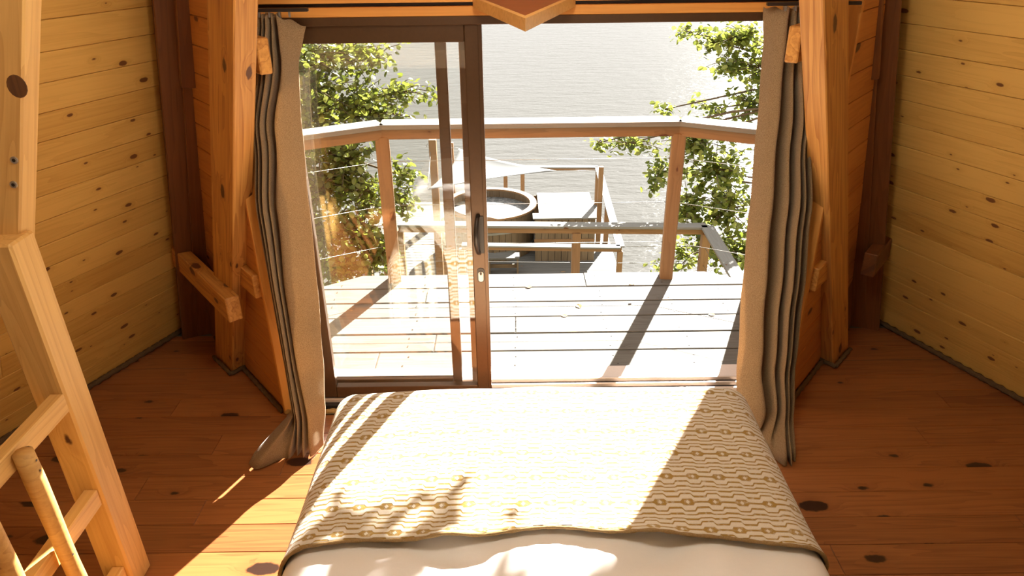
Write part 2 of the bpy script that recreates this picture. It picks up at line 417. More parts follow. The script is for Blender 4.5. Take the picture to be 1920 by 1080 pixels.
for z0, z1, f0, f1 in ((0.7, 0.76, .12, .88), (2.69, 2.75, .12, .88), (0.7, 2.75, .49, .51)):
    o = back_part('window_frame', f0, f1, z0, z1); o.parent = w1
cpts = [hut(p, CEIL) for p in ((-H0[0], H0[1]), (-H1[0], H1[1]), (-H2[0], H2[1]), (-H3[0], H3[1]), (H3[0], H3[1]), (H2[0], H2[1]), (H1[0], H1[1]), (H0[0], H0[1]))]
ce = slab('ceiling', [(p.x * 1.0, p.y + (0.8 if p.y > 2 else 0)) for p in cpts], CEIL, CEIL + 0.06, M['ceil']); tag(ce, kind='structure')

# vertical front walls running obliquely from the door jambs out to the hip corners
DOOR_Y = 3.37
CH0, CH1 = (1.385, 3.30), (2.19, 4.29)      # relative to the axis
def cheek(sgn, name):
    a = V((sgn * CH0[0] + XC, CH0[1], 0)); b = V((sgn * CH1[0] + XC, CH1[1], 0))
    d = (b - a).normalized(); nrm = V((-sgn * d.y * sgn, d.x, 0))
    nrm = V((-d.y, d.x, 0)); 
    if nrm.y > 0: nrm = -nrm                     # towards the room
    if sgn > 0: nrm = V((-abs(nrm.x), -abs(nrm.y), 0)) if False else nrm
    par = quadslab(name, a - nrm * .02, b - nrm * .02, b - nrm * .02 + V((0, 0, CEIL)), a - nrm * .02 + V((0, 0, CEIL)), 0.02 * (1 if sgn < 0 else -1), M['outerwall'])
    tag(par, kind='structure')
    n = int(CEIL / BW) + 1
    for i in range(n):
        o = V((0, 0, (i + .5) * BW + .012)) - nrm * (0.009 + random.uniform(0, .0015))
        beam('wall_board', a + o, b + o, BW - .003, .018, M['cheek'], par, up=nrm, c=.003)
    beam('end_trim', a - nrm * .035 - d * 0.012 + V((0, 0, 0.0)), a - nrm * .035 - d * 0.012 + V((0, 0, 2.3)), 0.09, 0.024, M['lintel'], par, up=d)
    return a, d, nrm
CL = cheek(-1, 'wall_front_left'); CR = cheek(1, 'wall_front_right')
# wall above the door
wf = tag(quadslab('wall_front', (-1.4 + XC, 3.40, 2.10), (1.4 + XC, 3.40, 2.10), (1.4 + XC, 3.40, CEIL), (-1.4 + XC, 3.40, CEIL), -0.05, M['cheek']), kind='structure')
for nm, z0, z1, y0 in (('trim_1', 2.054, 2.094, 3.33), ('trim_2', 2.112, 2.26, 3.31)):
    tag(aabox(nm, -1.36 + XC, 1.36 + XC, y0, 3.42, z0, z1, M['lintel']), kind='structure')
tag(aabox('trim_3', -1.34 + XC, 1.34 + XC, 3.36, 3.42, 2.085, 2.115, M['darkmetal']), kind='structure')

# sleeping loft on which the viewpoint stands
tag(slab('floor_loft', [(-3.0 + XC, -4.0), (3.0 + XC, -4.0), (3.0 + XC, 0.70), (-3.0 + XC, 0.70)], 1.36, 1.50, M['ceil']), kind='structure')
# board returns between door frame and oblique walls
for x0_, x1_ in ((-1.30, -1.152), (1.377, 1.54)):
    for i in range(15):
        aabox('wall_board', x0_, x1_, 3.37, 3.39, .002 + .14 * i, .14 * i + .139, M['cheek'], wf, c=.003)
# rope skirting along walls, posts and threshold
for i, (W, nm) in enumerate(((WL, 'baseboard_left'), (WR, 'baseboard_right'))):
    b0, d, nrm, upn = W
    n2 = V((nrm.x, nrm.y, 0)).normalized()
    tag(rope(nm, b0 + d * 0.0 + n2 * 0.022 + V((0, 0, .016)), b0 + d * 3.0 + n2 * 0.022 + V((0, 0, .016)), 0.015, M['rope']), kind='structure')
for (C, nm) in ((CL, 'baseboard_front_left'), (CR, 'baseboard_front_right')):
    a, d, nrm = C
    tag(rope(nm, a + nrm * 0.016 + V((0, 0, .014)), a + d * 1.05 + nrm * 0.016 + V((0, 0, .014)), 0.013, M['rope']), kind='structure')
tag(rope('baseboard_threshold', (-1.26, 3.285, .014), (1.5, 3.285, .014), 0.013, M['goldrope']), kind='structure')

# ------------------------------------------------------------------ sliding door
door = tag(empty('door_1', (XC, DOOR_Y, 0)), kind='structure')
XL, XR = -1.10, 1.325
bmm = M['brownmetal']
aabox('frame_head', XL, XR, 3.33, 3.50, 2.018, 2.055, bmm, door)
aabox('frame_jamb', XL - .05, XL, 3.33, 3.50, 0.0, 2.055, bmm, door, along='z')
aabox('frame_jamb', XR, XR + .05, 3.33, 3.50, 0.0, 2.055, bmm, door, along='z')
sill = aabox('frame_sill', XL, XR, 3.31, 3.56, 0.0, 0.035, M['darkmetal'], door)
for y in (3.335, 3.40, 3.455, 3.51):
    aabox('track', XL, XR, y, y + .014, 0.035, 0.058, M['alu'], sill, c=.002)
aabox('threshold_plate', XL - .05, XR + .05, 3.56, 3.685, -0.005, 0.03, M['alu'], sill)
def leaf(name, x0, x1, y, w, stw, top, botz, lstw=None):
    L = bpy.data.objects.new(name, None); col.objects.link(L); L.location = ((x0 + x1) / 2, y, botz)
    PM[L.name] = Matrix.Translation(L.location); setparent(L, door)
    lw = lstw or stw
    aabox('stile', x0, x0 + lw, y - w / 2, y + w / 2, botz, top, bmm, L, along='z', c=.004)
    aabox('stile', x1 - stw, x1, y - w / 2, y + w / 2, botz, top, bmm, L, along='z', c=.004)
    aabox('top_rail', x0 + lw, x1 - stw, y - w / 2, y + w / 2, top - .075, top, bmm, L)
    aabox('bottom_rail', x0 + lw, x1 - stw, y - w / 2, y + w / 2, botz, botz + .07, bmm, L)
    aabox('pane', x0 + lw - .01, x1 - stw + .01, y - .003, y + .003, botz + .06, top - .065, M['glass'], L, c=0)
    return L
L1 = leaf('door_leaf', -1.058, -0.119, 3.375, 0.045, 0.078, 2.018, 0.055)
# rebate strip on the meeting stile
aabox('stile_strip', -0.136, -0.119, 3.347, 3.353, 0.055, 2.018, bmm, L1, along='z', c=.001)
L2 = leaf('door_leaf', -1.032, -0.285, 3.445, 0.035, 0.052, 2.018, 0.055, 0.026)
aabox('screen_stile', -0.232, -0.196, 3.485, 3.505, 0.035, 2.018, bmm, door, along='z', c=.003)
# pull handle: arched bar
hx, hy = -0.158, 3.352
pts = []
for i in range(17):
    t_ = i / 16; zz = 1.130 - 0.205 * t_
    bow = math.sin(math.pi * t_) ** 0.6
    pts.append((hx - 0.004 - 0.012 * bow, hy - 0.055 * bow, zz))
hv, hf = tube(pts, [0.010 + 0.003 * math.sin(math.pi * i / 16) for i in range(17)], 8)
obj('handle', mesh('handle', hv, hf), M['darkmetal'], L1, smooth=True)
aabox('handle_plate', hx - .004, hx + .022, hy - .004, hy, 0.925, 1.125, M['darkmetal'], L1, along='z', c=.001)
def oval(name, cx, y, cz, hw, hh, mat, parent, th=.004):
    n = 20; pts2 = []
    for k in range(n):
        a = 2 * math.pi * k / n
        pts2.append((cx + hw * math.cos(a), cz + (hh - hw) * (1 if math.sin(a) >= 0 else -1) + hw * math.sin(a)))
    v = [(px, y, pz) for px, pz in pts2] + [(px, y - th, pz) for px, pz in pts2]
    f = [tuple(range(n, 2 * n)), tuple(reversed(range(n)))] + [(i, n + i, n + (i + 1) % n, (i + 1) % n) for i in range(n)]
    return obj(name, mesh(name, v, f), mat, parent)
lk = oval('lock_rose', -0.158, 3.353, 0.803, 0.020, 0.040, M['darkmetal'], L1)
oval('lock_cylinder', -0.158, 3.349, 0.797, 0.013, 0.028, M['alu'], L1, .005)
oval('keyhole', -0.158, 3.344, 0.815, 0.006, 0.008, M['darkmetal'], L1, .002)

# ------------------------------------------------------------------ leaning posts, braces, hip timbers
def post_xf(sgn, x): return (sgn * x + XC)
def leanpost(sgn, label):
    e = tag(empty('leaning_post', (sgn * 1.78 + XC, 3.72, 0)), label, 'post')
    # inner corner line: base to top
    B = V((sgn * 1.812 + XC, 3.700, 0)); T = V((-1.020 if sgn < 0 else 1.172, 2.885, 2.14))
    ax = (T - B) / 2.14
    tan = V((-sgn * 0.62, 0.785, 0)).normalized(); rad = V((sgn * 0.66, 0.75, 0)).normalized()
    w, dep = 0.108, 0.265
    zt = 3.0
    sec = [V((0, 0, 0)), tan * w, tan * w + rad * dep, rad * dep]
    c = 0.006
    # chamfered section
    pts_ = []
    for i in range(4):
        p, a, b = sec[i], sec[i - 1], sec[(i + 1) % 4]
        pts_ += [p + (a - p).normalized() * c, p + (b - p).normalized() * c]
    n = len(pts_); off = B
    vs_ = [off + p for p in pts_] + [off + p + ax * zt for p in pts_]
    # local frame so that grain runs up the post
    m = frame(B, B + ax, (rad.x, rad.y, 0)); m.translation = B; mi = m.inverted()
    vs_ = [mi @ v for v in vs_]
    f = [tuple(range(n)), tuple(reversed(range(n, 2 * n)))] + [(i, n + i, n + (i + 1) % n, (i + 1) % n) for i in range(n)]
    me = mesh('timber', vs_, f)
    bm = bmesh.new(); bm.from_mesh(me); bmesh.ops.recalc_face_normals(bm, faces=bm.faces); bm.to_mesh(me); bm.free()
    obj('timber', me, M['post'], e, m)
    # braces running along the oblique wall
    C = CL if sgn < 0 else CR; d = C[1]
    X = lambda x: sgn * x + XC
    # low brace, in front of the post's flank
    p0 = V((X(1.573), 3.355, 0.62)); p1 = p0 + d * 1.08
    if sgn > 0: p0 = p0 + d * 0.52 + V((.04, .04, 0))
    beam('brace', p0, p1, 0.075, 0.14, M['post'] if sgn < 0 else M['shadepost'], e, up=(0, 0, 1), c=.005)  # open-side brace takes the darkened colour to stand for corner shade
    q0 = at_y(485, 537, 3.32) if sgn < 0 else V((2 * XC - at_y(485, 537, 3.32).x, 3.32, at_y(485, 537, 3.32).z)); beam('tie_stub', q0, q0 + d * 0.42, 0.05, 0.13, M['post'], e, c=.005)
    q0 = at_y(496, 106, 3.12) if sgn < 0 else at_y(1487, 84, 3.12); beam('tie_stub', q0, q0 + d * 0.62, 0.055, 0.145, M['post'], e, c=.005)
    # rope round the foot
    f0 = B - tan * .02 - rad * .02 + V((0, 0, .014)); f1 = f0 + tan * (w + .03); f2 = f0 + rad * .26
    rope('foot_rope', f0, f1, .012, M['rope'], e); rope('foot_rope', f0, f2, .012, M['rope'], e)
    return e
leanpost(-1, 'leaning orange timber post beside the curtain at the closed glass door leaf')
leanpost(1, 'leaning orange timber post beside the curtain at the open side of the doorway')

def hip(sgn, label):
    e = tag(empty('hip_rafter', (sgn * 2.2 + XC, 4.15, 0)), label, 'rafter')
    X = lambda x: sgn * x + XC
    up = (sgn * .45, .9, 0)
    def line(bx, by, tx, ty):                     # base point, point at z = 2.1
        b = V((X(bx), by, 0)); return b, (V((X(tx), ty, 2.1)) - b) / 2.1
    b, k = line(2.265, 4.20, 1.735 if sgn < 0 else 1.67, 3.66); beam('timber', b - k * .02, b + k * 2.9, 0.10, 0.16, M['shadepost'], e, up=up, c=.005)
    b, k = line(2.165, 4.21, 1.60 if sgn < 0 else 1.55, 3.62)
    beam('timber', b - k * .02, b + k * 1.76, 0.11, 0.10, M['shadepost'], e, up=up, c=.005)
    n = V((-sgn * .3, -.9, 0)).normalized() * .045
    b3 = V((X(2.13), 4.225, 0)); beam('foot_block', b3, b3 + k * .62, 0.30, 0.05, M['shadepost'], e, up=(sgn * .775, -.63, 0), c=.004)
    beam('timber', b + k * 1.72 + n, b + k * 2.9 + n, 0.12, 0.12, M['shadepost'], e, up=up, c=.006)
    return e
hip(-1, 'shade-darkened doubled corner rafter behind the brace on the guard railing side of the room')
hip(1, 'shade-darkened doubled corner rafter in the shadowed corner away from the guard railing')

# pale rafter over the newel, with knot and bolts
e = tag(empty('pale_rafter', (-1.62, 2.2, 1.4)), 'pale leaning rafter with a big round knot and two bolts', 'rafter')
Bp, Tp = V((-1.655, 2.235, 1.45)), V((-1.655 + LEAN * 1.5, 2.235, 2.95))
# right face passes through measured edge
beam('timber', Bp + V((-0.03, 0, 0)), Tp + V((-0.03, 0, 0)), 0.13, 0.09, M['paletimber'], e, up=(0, 1, 0), c=.006)
axr = (Tp - Bp).normalized()
def disc(name, c, nrm, rx, rz, th, mat, parent, n=16):
    m = frame(V((0, 0, 0)), V((0, 0, 1)), nrm); m.translation = c
    v = [(rz * math.cos(2 * math.pi * k / n), rx * math.sin(2 * math.pi * k / n), 0) for k in range(n)] + [(rz * .92 * math.cos(2 * math.pi * k / n), rx * .92 * math.sin(2 * math.pi * k / n), th) for k in range(n)]
    f = [tuple(range(n, 2 * n))] + [(i, (i + 1) % n, n + (i + 1) % n, n + i) for i in range(n)]
    return obj(name, mesh(name, v, f), mat, parent, m)
def on_rafter(px, py):
    return at_y(px, py, 2.190)
disc('knot', on_rafter(32, 162), (0, -1, 0), 0.030, 0.034, 0.0012, M['knot'], e)
for (px, py) in ((27, 300), (26, 346)):
    b_ = disc('bolt', on_rafter(px, py), (0, -1, 0), 0.012, 0.012, 0.004, M['steel'], e)
    disc('bolt_socket', on_rafter(px, py) + V((0, -.0042, 0)), (0, -1, 0), 0.006, 0.006, 0.0006, M['darkmetal'], b_, 8)

# guard railing: newel, rails, log balusters
g = tag(empty('guard_railing', (-1.61, 2.165, 0)), 'pine guard railing with square newel, flat rails and peeled log balusters', 'railing')
nw = beam('newel', (-1.600, 2.165, 0), (-1.628, 2.165, 1.53), 0.12, 0.13, M['paletimber'], g, up=(0, 1, 0), c=.008)
for z in (0.932, 0.50, 0.10):
    beam('rail', (-1.585, 2.10, z), (-1.585, 0.55, z), 0.05, 0.075, M['paletimber'], g, c=.004)
for k, y in enumerate((1.80, 1.585, 1.37, 1.15, 0.93)):
    n = 9; pts = []; rr = []
    for i in range(n):
        t_ = i / (n - 1); pts.append((-1.528 + .004 * math.sin(5 * t_ + k), y + .035 * (1 - t_) * (1 if k == 0 else .2) + .004 * math.cos(7 * t_ + k), 0.0 + 0.955 * t_)); rr.append(0.030 + .002 * math.sin(9 * t_ + k * 2))
    lg = tubeobj('baluster', pts, rr, M['log'], g, 12)
    for zz in (0.925, 0.885, 0.52):
        disc('screw', V((-1.4975, y + .002, zz)), (1, 0, 0), 0.004, 0.004, 0.001, M['darkmetal'], lg, 8)

# pointed shelf over the door
sh = tag(empty('pointed_shelf', (0.065, 3.3, 2.10)), 'pointed red-brown shelf board edged in pale wood above the door', 'shelf')
tip = V((0.055, 2.55)); la = V((-0.152, 3.31)); ra = V((0.285, 3.31))
slab('shelf_top', [(tip.x, tip.y + .05), (ra.x - .015, ra.y), (la.x + .015, la.y)], 2.092, 2.124, M['redtop'], sh)
for e_, sg in ((la, -1), (ra, 1)):
    d_ = (e_ - tip).normalized(); nn = V((d_.y, -d_.x)) * sg
    a, b = tip - nn * 0 , e_
    poly = [a, b, b - nn * .022, a + V((0, .022 / abs(d_.x) * 1.0))]
    poly[3] = V((tip.x, tip.y + .022 / max(.2, abs(nn.x)) * 0 + .022 / abs(d_.x)))
    if sg < 0: poly = poly[::-1]
    slab('edge_strip', [(p.x, p.y) for p in poly], 2.088, 2.130, M['paletimber'], sh)
beam('bracket', (0.065, 3.32, 2.05), (0.065, 3.0, 2.088), .05, .03, M['paletimber'], sh)

# ------------------------------------------------------------------ curtains
def curtain(sgn, label):
    NT_, rowsz = 90, 46
    zt = 2.085
    def lerp(a, b, t): return a + (b - a) * t
    X = lambda x: sgn * x + XC
    # rows read off the photograph: (pixel y, depth, hem px, panel px, outer px)
    if sgn < 0:
        K = [(28, 3.24, 538, 524, 482), (100, 3.24, 551, 532, 480), (250, 3.24, 562, 522, 472), (400, 3.23, 577, 526, 480), (550, 3.20, 592, 542, 508), (680, 3.13, 602, 562, 532), (770, 3.03, 606, 580, 546)]
        bot = [(1.105, 3.00), (1.115, 2.97), (1.15, 2.905), (1.165, 3.00), (1.185, 2.90), (1.20, 3.02), (1.215, 2.91), (1.23, 3.0), (1.25, 2.90), (1.29, 2.89), (1.39, 2.815), (1.445, 2.86)]
    else:
        K = [(22, 3.26, 1437, 1472, 1520), (100, 3.26, 1436, 1464, 1524), (250, 3.25, 1424, 1451, 1528), (400, 3.24, 1410, 1441, 1526), (550, 3.21, 1396, 1429, 1512), (680, 3.14, 1388, 1422, 1497), (770, 3.03, 1385, 1430, 1491)]
        bot = [(1.00, 3.16), (1.05, 3.08), (1.115, 2.97), (1.13, 3.0), (1.15, 2.90), (1.185, 2.84), (1.215, 2.79), (1.235, 2.84), (1.245, 2.79), (1.255, 2.86), (1.27, 2.82), (1.28, 2.90)]
    keys = []
    for ki, (py, Yk, ph, pp_, po) in enumerate(K):
        xs = [abs(at_y(q, py, Yk).x - XC) for q in (ph, pp_, po)]
        zk = at_y(pp_, py, Yk).z
        dep = .075 if ki else .05
        row = [(xs[0], Yk + .045), (lerp(xs[0], xs[1], .45), Yk - .012), (xs[1], Yk - .045)]
        for m_ in range(9):
            f = (.10, .30, .38, .50, .56, .68, .74, .88, 1.0)[m_] if sgn < 0 else (.08, .34, .44, .55, .62, .70, .78, .88, 1.0)[m_]
            row.append((lerp(xs[1], xs[2], f), Yk + (dep if m_ % 2 == 0 else -dep * (.0, .55, .0, .9, .0, .7, .0, .35, .0)[m_])))
        keys.append(((zt - min(zk, zt)) / (zt - .012) if ki else 0.0, row))
    keys.append((1.0, bot))
    def curve(t):
        for (t0, a), (t1, b) in zip(keys, keys[1:]):
            if t <= t1 + 1e-9:
                f = (t - t0) / (t1 - t0); f = f * f * (3 - 2 * f)
                return [V((lerp(p[0], q[0], f), lerp(p[1], q[1], f), 0)) for p, q in zip(a, b)]
    def catmull(P, u):
        n = len(P) - 1; i = min(int(u * n), n - 1); f = u * n - i
        p0, p1, p2, p3 = P[max(i - 1, 0)], P[i], P[i + 1], P[min(i + 2, n)]
        return 0.5 * ((2 * p1) + (p2 - p0) * f + (2 * p0 - 5 * p1 + 4 * p2 - p3) * f * f + (3 * p1 - p0 - 3 * p2 + p3) * f ** 3)
    vs_, fs_ = [], []
    for j in range(rowsz + 1):
        t = j / rowsz; P = curve(t)
        for i in range(NT_ + 1):
            u = i / NT_; p = catmull(P, u)
            z = zt - (zt - 0.012) * t
            # top hem sags between hooks, flap corner folds into the room
            if j <= 3: z -= 0.012 * (1 - j / 3) * (0.5 + 0.5 * math.sin(u * 60))
            if sgn < 0 and u < .16 and t < .10:
                k = (1 - u / .16) * (1 - t / .10); p = p + V((-0.07 * k, -0.03 * k, 0)); z -= 0.05 * k
            nz = noise.noise(V((u * 9, t * 4, sgn * 3.1)))
            vs_.append((X(p.x + .006 * nz), p.y + .008 * nz, max(z, 0.010)))
    w = NT_ + 1
    for j in range(rowsz):
        for i in range(NT_):
            q = (j * w + i, j * w + i + 1, (j + 1) * w + i + 1, (j + 1) * w + i)
            fs_.append(q if sgn > 0 else q[::-1])
    e = tag(empty('curtain', (X(1.2), 3.15, 0)), label, 'curtain')
    o = obj('drape', mesh('drape', vs_, fs_), M['curtain'], e, smooth=True)
    md = o.modifiers.new('thickness', 'SOLIDIFY'); md.thickness = 0.0035; md.offset = 0
    # rail and gliders
    beam('curtain_rail', (X(0.95), 3.215, 2.099), (X(1.34), 3.215, 2.099), .022, .014, M['darkmetal'], e, c=.002)
    for k in range(7):
        xk = 1.03 + .042 * k; aabox('glider', X(xk) - .004, X(xk) + .004, 3.21, 3.22, 2.07, 2.092, M['cable'], e, c=.001)
    return e
curtain(-1, 'brown felt curtain bunched beside the glass leaf with its hem kicked out')
curtain(1, 'brown felt curtain bunched at the open side of the doorway behind the bed')

# ------------------------------------------------------------------ added fill lamp under the ceiling, out of view, brightening the shaded interior
lp = tag(empty('fill_lamp', (XC, 1.6, 3.0)), 'added round fill lamp, out of view, hung from the ceiling to brighten the room', 'lamp')
tubeobj('cord', [(XC, 1.6, CEIL), (XC, 1.6, 3.10)], .004, M['darkmetal'], lp, 6)
tl_ = NT('fill_globe_glow'); em = tl_.node('ShaderNodeEmission'); em.inputs[0].default_value = (1, .72, .42, 1); em.inputs[1].default_value = 3.0; tl_.link(em.outputs[0], tl_.out.inputs[0])
bm = bmesh.new(); bmesh.ops.create_uvsphere(bm, u_segments=24, v_segments=14, radius=.15); me = bpy.data.meshes.new('globe'); bm.to_mesh(me); bm.free()
gb = obj('globe', me, tl_.m, lp, Matrix.Translation((XC, 1.6, 2.98)), smooth=True)
ll = bpy.data.lights.new('fill_light', 'POINT'); ll.energy = 240; ll.color = (1.0, .92, .78); ll.shadow_soft_size = .16
lo = bpy.data.objects.new('fill_light', ll); col.objects.link(lo); lo.location = (XC, 1.6, 2.98); lo.parent = lp; lo.matrix_parent_inverse = PM[lp.name].inverted()

# ------------------------------------------------------------------ bed
BX, TOPZ, HWID, FOOT = 0.125, 0.575, 0.785, 2.575
RD = 0.12
def prof(s):
    """arc-length s past the flat edge -> (outward, drop)"""
    if s <= 0: return (s, 0.0)
    q = RD * math.pi / 2
    if s < q:
        a = s / RD; return (RD * math.sin(a), RD * (1 - math.cos(a)))
    r = s - q; return (RD + 0.05 * r, RD + r)
def bedpoint(s, t, lift, wr=1.0):
    """s: cloth coordinate across from the bed's axis, t: along, positive past the foot edge"""
    a = abs(s) - HWID; ox, dx = prof(a); x = (HWID + ox) * (1 if s >= 0 else -1) if a > -HWID else 0
    oy, dy = prof(t); y = FOOT + oy
    drop = dx + dy
    if dx > 0 and dy > 0:                     # rounded hanging corner
        drop = math.hypot(dx, dy) if max(dx, dy) < .12 else max(dx, dy) + .25 * min(dx, dy)
        k = min(dx, dy, .25); x -= .25 * k * (1 if s >= 0 else -1); y -= .25 * k
    dome = 0.022 * (1 - min(1, (s / HWID) ** 2))
    n1 = noise.noise(V((s * 2.1, t * 2.6, 4.0))) * 0.012 + noise.noise(V((s * 6, t * 7, 1.0))) * 0.004
    z = TOPZ + dome + lift + n1 * wr - drop
    return V((x + BX, y, max(z, 0.03 + lift * 0.5)))
def cloth(name, s0, s1, ns, t0f, t1, nt, lift, mat, zf=None):
    vs_, fs_, uv = [], [], []
    for j in range(nt + 1):
        for i in range(ns + 1):
            s = s0 + (s1 - s0) * i / ns; ta = t0f(s); t = ta + (t1 - ta) * j / nt
            p = bedpoint(s, t, lift)
            if zf: p = zf(p, s, t, j / nt)
            vs_.append(p); uv.append((s, t))
    w = ns + 1
    for j in range(nt):
        for i in range(ns): fs_.append((j * w + i, j * w + i + 1, (j + 1) * w + i + 1, (j + 1) * w + i))
    me = mesh(name, vs_, fs_)
    ul = me.uv_layers.new(name='UVMap')
    for lp in me.loops: ul.data[lp.index].uv = uv[lp.vertex_index]
    return me, vs_
bed = tag(empty('bed', (BX, 1.6, 0)), 'double bed with its foot towards the glass door', 'bed')
beam('bed_base', (BX, 0.62, 0.20), (BX, 2.60, 0.20), 1.56, 0.16, M['post'], bed)
for sx in (-1, 1):
    for y in (0.75, 2.45): aabox('leg', BX + sx * .68 - .04, BX + sx * .68 + .04, y - .04, y + .04, 0, .12, M['post'], bed, along='z')
bm = bmesh.new(); bmesh.ops.create_cube(bm, size=1); bmesh.ops.scale(bm, vec=(1.60, 2.0, 0.26), verts=bm.verts)
bmesh.ops.bevel(bm, geom=bm.edges[:], offset=.06, segments=3, affect='EDGES'); me = bpy.data.meshes.new('mattress'); bm.to_mesh(me); bm.free()
obj('mattress', me, M['linen'], bed, Matrix.Translation((BX, 1.60, 0.41)), smooth=True)
# duvet
def duvet_z(p, s, t, f):
    y = p.y
    for (cx, cy, w, dz, ang) in ((-0.23, 1.72, .05, -.028, 1.2), (0.43, 1.69, .06, -.03, -.9), (0.25, 1.45, .05, .02, .5), (-.45, 1.5, .06, .018, -.4), (.7, 1.5, .05, .02, .3)):
        dx, dy = p.x - cx, y - cy; a = dx * math.cos(ang) + dy * math.sin(ang); b = -dx * math.sin(ang) + dy * math.cos(ang)
        p.z += dz * math.exp(-(a / w) ** 2 - (b / (w * 4)) ** 2)
    p.z += .008 * noise.noise(V((p.x * 7, y * 4, 9)))
    return p
me, _ = cloth('duvet', -1.20, 1.20, 110, lambda s: -2.0, 0.40, 110, 0.0, M['linen'], duvet_z)
dv = tag(obj('duvet', me, M['linen'], smooth=True), 'smooth off-white duvet spread over the bed', 'duvet')
md = dv.modifiers.new('thickness', 'SOLIDIFY'); md.thickness = 0.012; md.offset = -1
# patterned throw
def edge_t(s):
    return -0.800 + 0.016 * math.sin(s * 6.0 + 1.0) + 0.012 * math.sin(s * 11 + 2) - 0.045 * (s / .9) ** 2 + .02 * math.exp(-((s + .35) / .12) ** 2)
def throw_z(p, s, t, f):
    k = max(0.0, 1 - (t - edge_t(s)) / 0.10)
    p.z += k * k * (0.012 + 0.020 * math.exp(-((s + .34) / .08) ** 2) + 0.022 * math.exp(-((s - .33) / .10) ** 2))
    return p
me, tv = cloth('throw', -1.30, 1.30, 150, edge_t, 0.50, 100, 0.016, M['throw'], throw_z)
th = tag(empty('throw_blanket', (BX, 2.2, 0.05)), 'cream knitted throw with gold wave and diamond pattern across the bed foot', 'blanket')
o = obj('knit', me, M['throw'], th, smooth=True)
md = o.modifiers.new('thickness', 'SOLIDIFY'); md.thickness = 0.010; md.offset = 0
tubeobj('bound_edge', [p + V((0, -.004, 0)) for p in tv[:151]], [.0062 + .0014 * math.sin(i * 1.7) for i in range(151)], M['fringe'], th, 7)

# ------------------------------------------------------------------ OUTSIDE: deck
dk = tag(slab('deck', [(-2.9, 3.6), (3.1, 3.6), (3.1, 3.95), (1.44, 4.98), (-1.14, 4.98), (-2.9, 3.85)], -0.30, -0.05, M['stave']), kind='structure')
DE = [5.041, 4.804, 4.576, 4.358, 4.134, 3.915, 3.697]
def deckx(y, sgn):
    if sgn < 0: return -1.144 - (5.035 - y) / 0.684
    return 1.44 + (5.06 - y) / 0.655
for i in range(6):
    y1, y0 = DE[i] - .006, DE[i + 1] + .006
    poly = [(deckx(y0, -1), y0), (deckx(y0, 1), y0), (deckx(y1, 1), y1), (deckx(y1, -1), y1)]
    cut = [0.55, -0.62, 1.72, 0.02, -0.5, -0.84][i]
    gap = .0015
    for part in (0, 1):
        if part == 0: pp = [poly[0], (cut - gap, y0), (cut - gap, y1), poly[3]]
        else: pp = [(cut + gap, y0), poly[1], poly[2], (cut + gap, y1)]
        if part == 1 and cut > min(poly[1][0], poly[2][0]) - .05: continue
        if part == 0 and cut > min(poly[1][0], poly[2][0]) - .05: pp = poly
        cx = sum(p[0] for p in pp) / 4; cy = sum(p[1] for p in pp) / 4
        lz = random.uniform(-.002, .002)
        loc = [(p[0] - cx, p[1] - cy) for p in pp]
        ins = [(a * (1 - .004), b * (1 - .004 / .1)) for a, b in loc]
        v = [(a, b, -.035) for a, b in loc] + [(a, b, -.004) for a, b in loc] + [(a, b, 0) for a, b in ins]
        f = [(3, 2, 1, 0), (8, 9, 10, 11)] + [(i_, (i_ + 1) % 4, 4 + (i_ + 1) % 4, 4 + i_) for i_ in range(4)] + [(4 + i_, 4 + (i_ + 1) % 4, 8 + (i_ + 1) % 4, 8 + i_) for i_ in range(4)]
        b_ = obj('deck_board', mesh('deck_board', v, f), M['deck'], dk, Matrix.Translation((cx, cy, lz)))
# nails: pairs of dark heads over the joists
nv, nf = [], []
for i in range(6):
    for jx in (-1.28, -0.66, 0.02, 0.63, 1.12, 1.5):
        for fy in (.25, .75):
            y = DE[i] + (DE[i + 1] - DE[i]) * fy + random.uniform(-.012, .012); x = jx + random.uniform(-.015, .015)
            b0 = len(nv)
            for k in range(6): nv.append((x + .006 * math.cos(k * math.pi / 3), y + .006 * math.sin(k * math.pi / 3), .0035))
            nf.append(tuple(range(b0, b0 + 6)))
o = obj('nail_heads', mesh('nail_heads', nv, nf), M['darkmetal'], dk); o['kind'] = 'stuff'

# upper railing
ra_ = tag(empty('deck_railing', (0.13, 4.97, 0)), 'timber deck railing with pale cap rail and steel cables round the upper deck', 'railing')
PLx, PRx, RY = -0.885, 1.165, 4.945
LE, RE = V((-2.35, 4.19)), V((2.55, 4.22))
segs = [((LE.x, LE.y), (PLx, RY)), ((PLx, RY), (PRx, RY)), ((PRx, RY), (RE.x, RE.y))]
for (a, b) in segs:
    beam('cap_rail', (a[0], a[1], 1.184), (b[0], b[1], 1.184), .17, .032, M['railcap'], ra_, c=.004)
    beam('rail', (a[0], a[1], 1.128), (b[0], b[1], 1.128), .07, .08, M['rail'], ra_, c=.004)
    for z in (0.925, 0.60, 0.29):
        tubeobj('cable', [(a[0], a[1], z), (b[0], b[1], z)], 0.0021, M['cable'], ra_, 6)
for x, rz in ((PLx, .15), (PRx, -.15)):
    m = Matrix.Translation((x, RY + .01, 0.55)) @ Matrix.Rotation(rz, 4, 'Z') @ Matrix.Rotation(R(-90), 4, 'Y')
    obj('post', boxmesh(1.12, .105, .095, .008, M['rail']), M['rail'], ra_, m)
for p in (LE, RE, LE.lerp(V((PLx, RY)), .62), RE.lerp(V((PRx, RY)), .60)):
    beam('post', (p.x, p.y, -.01), (p.x, p.y, 1.11), .09, .09, M['rail'], ra_, up=(0, 1, 0), c=.006)
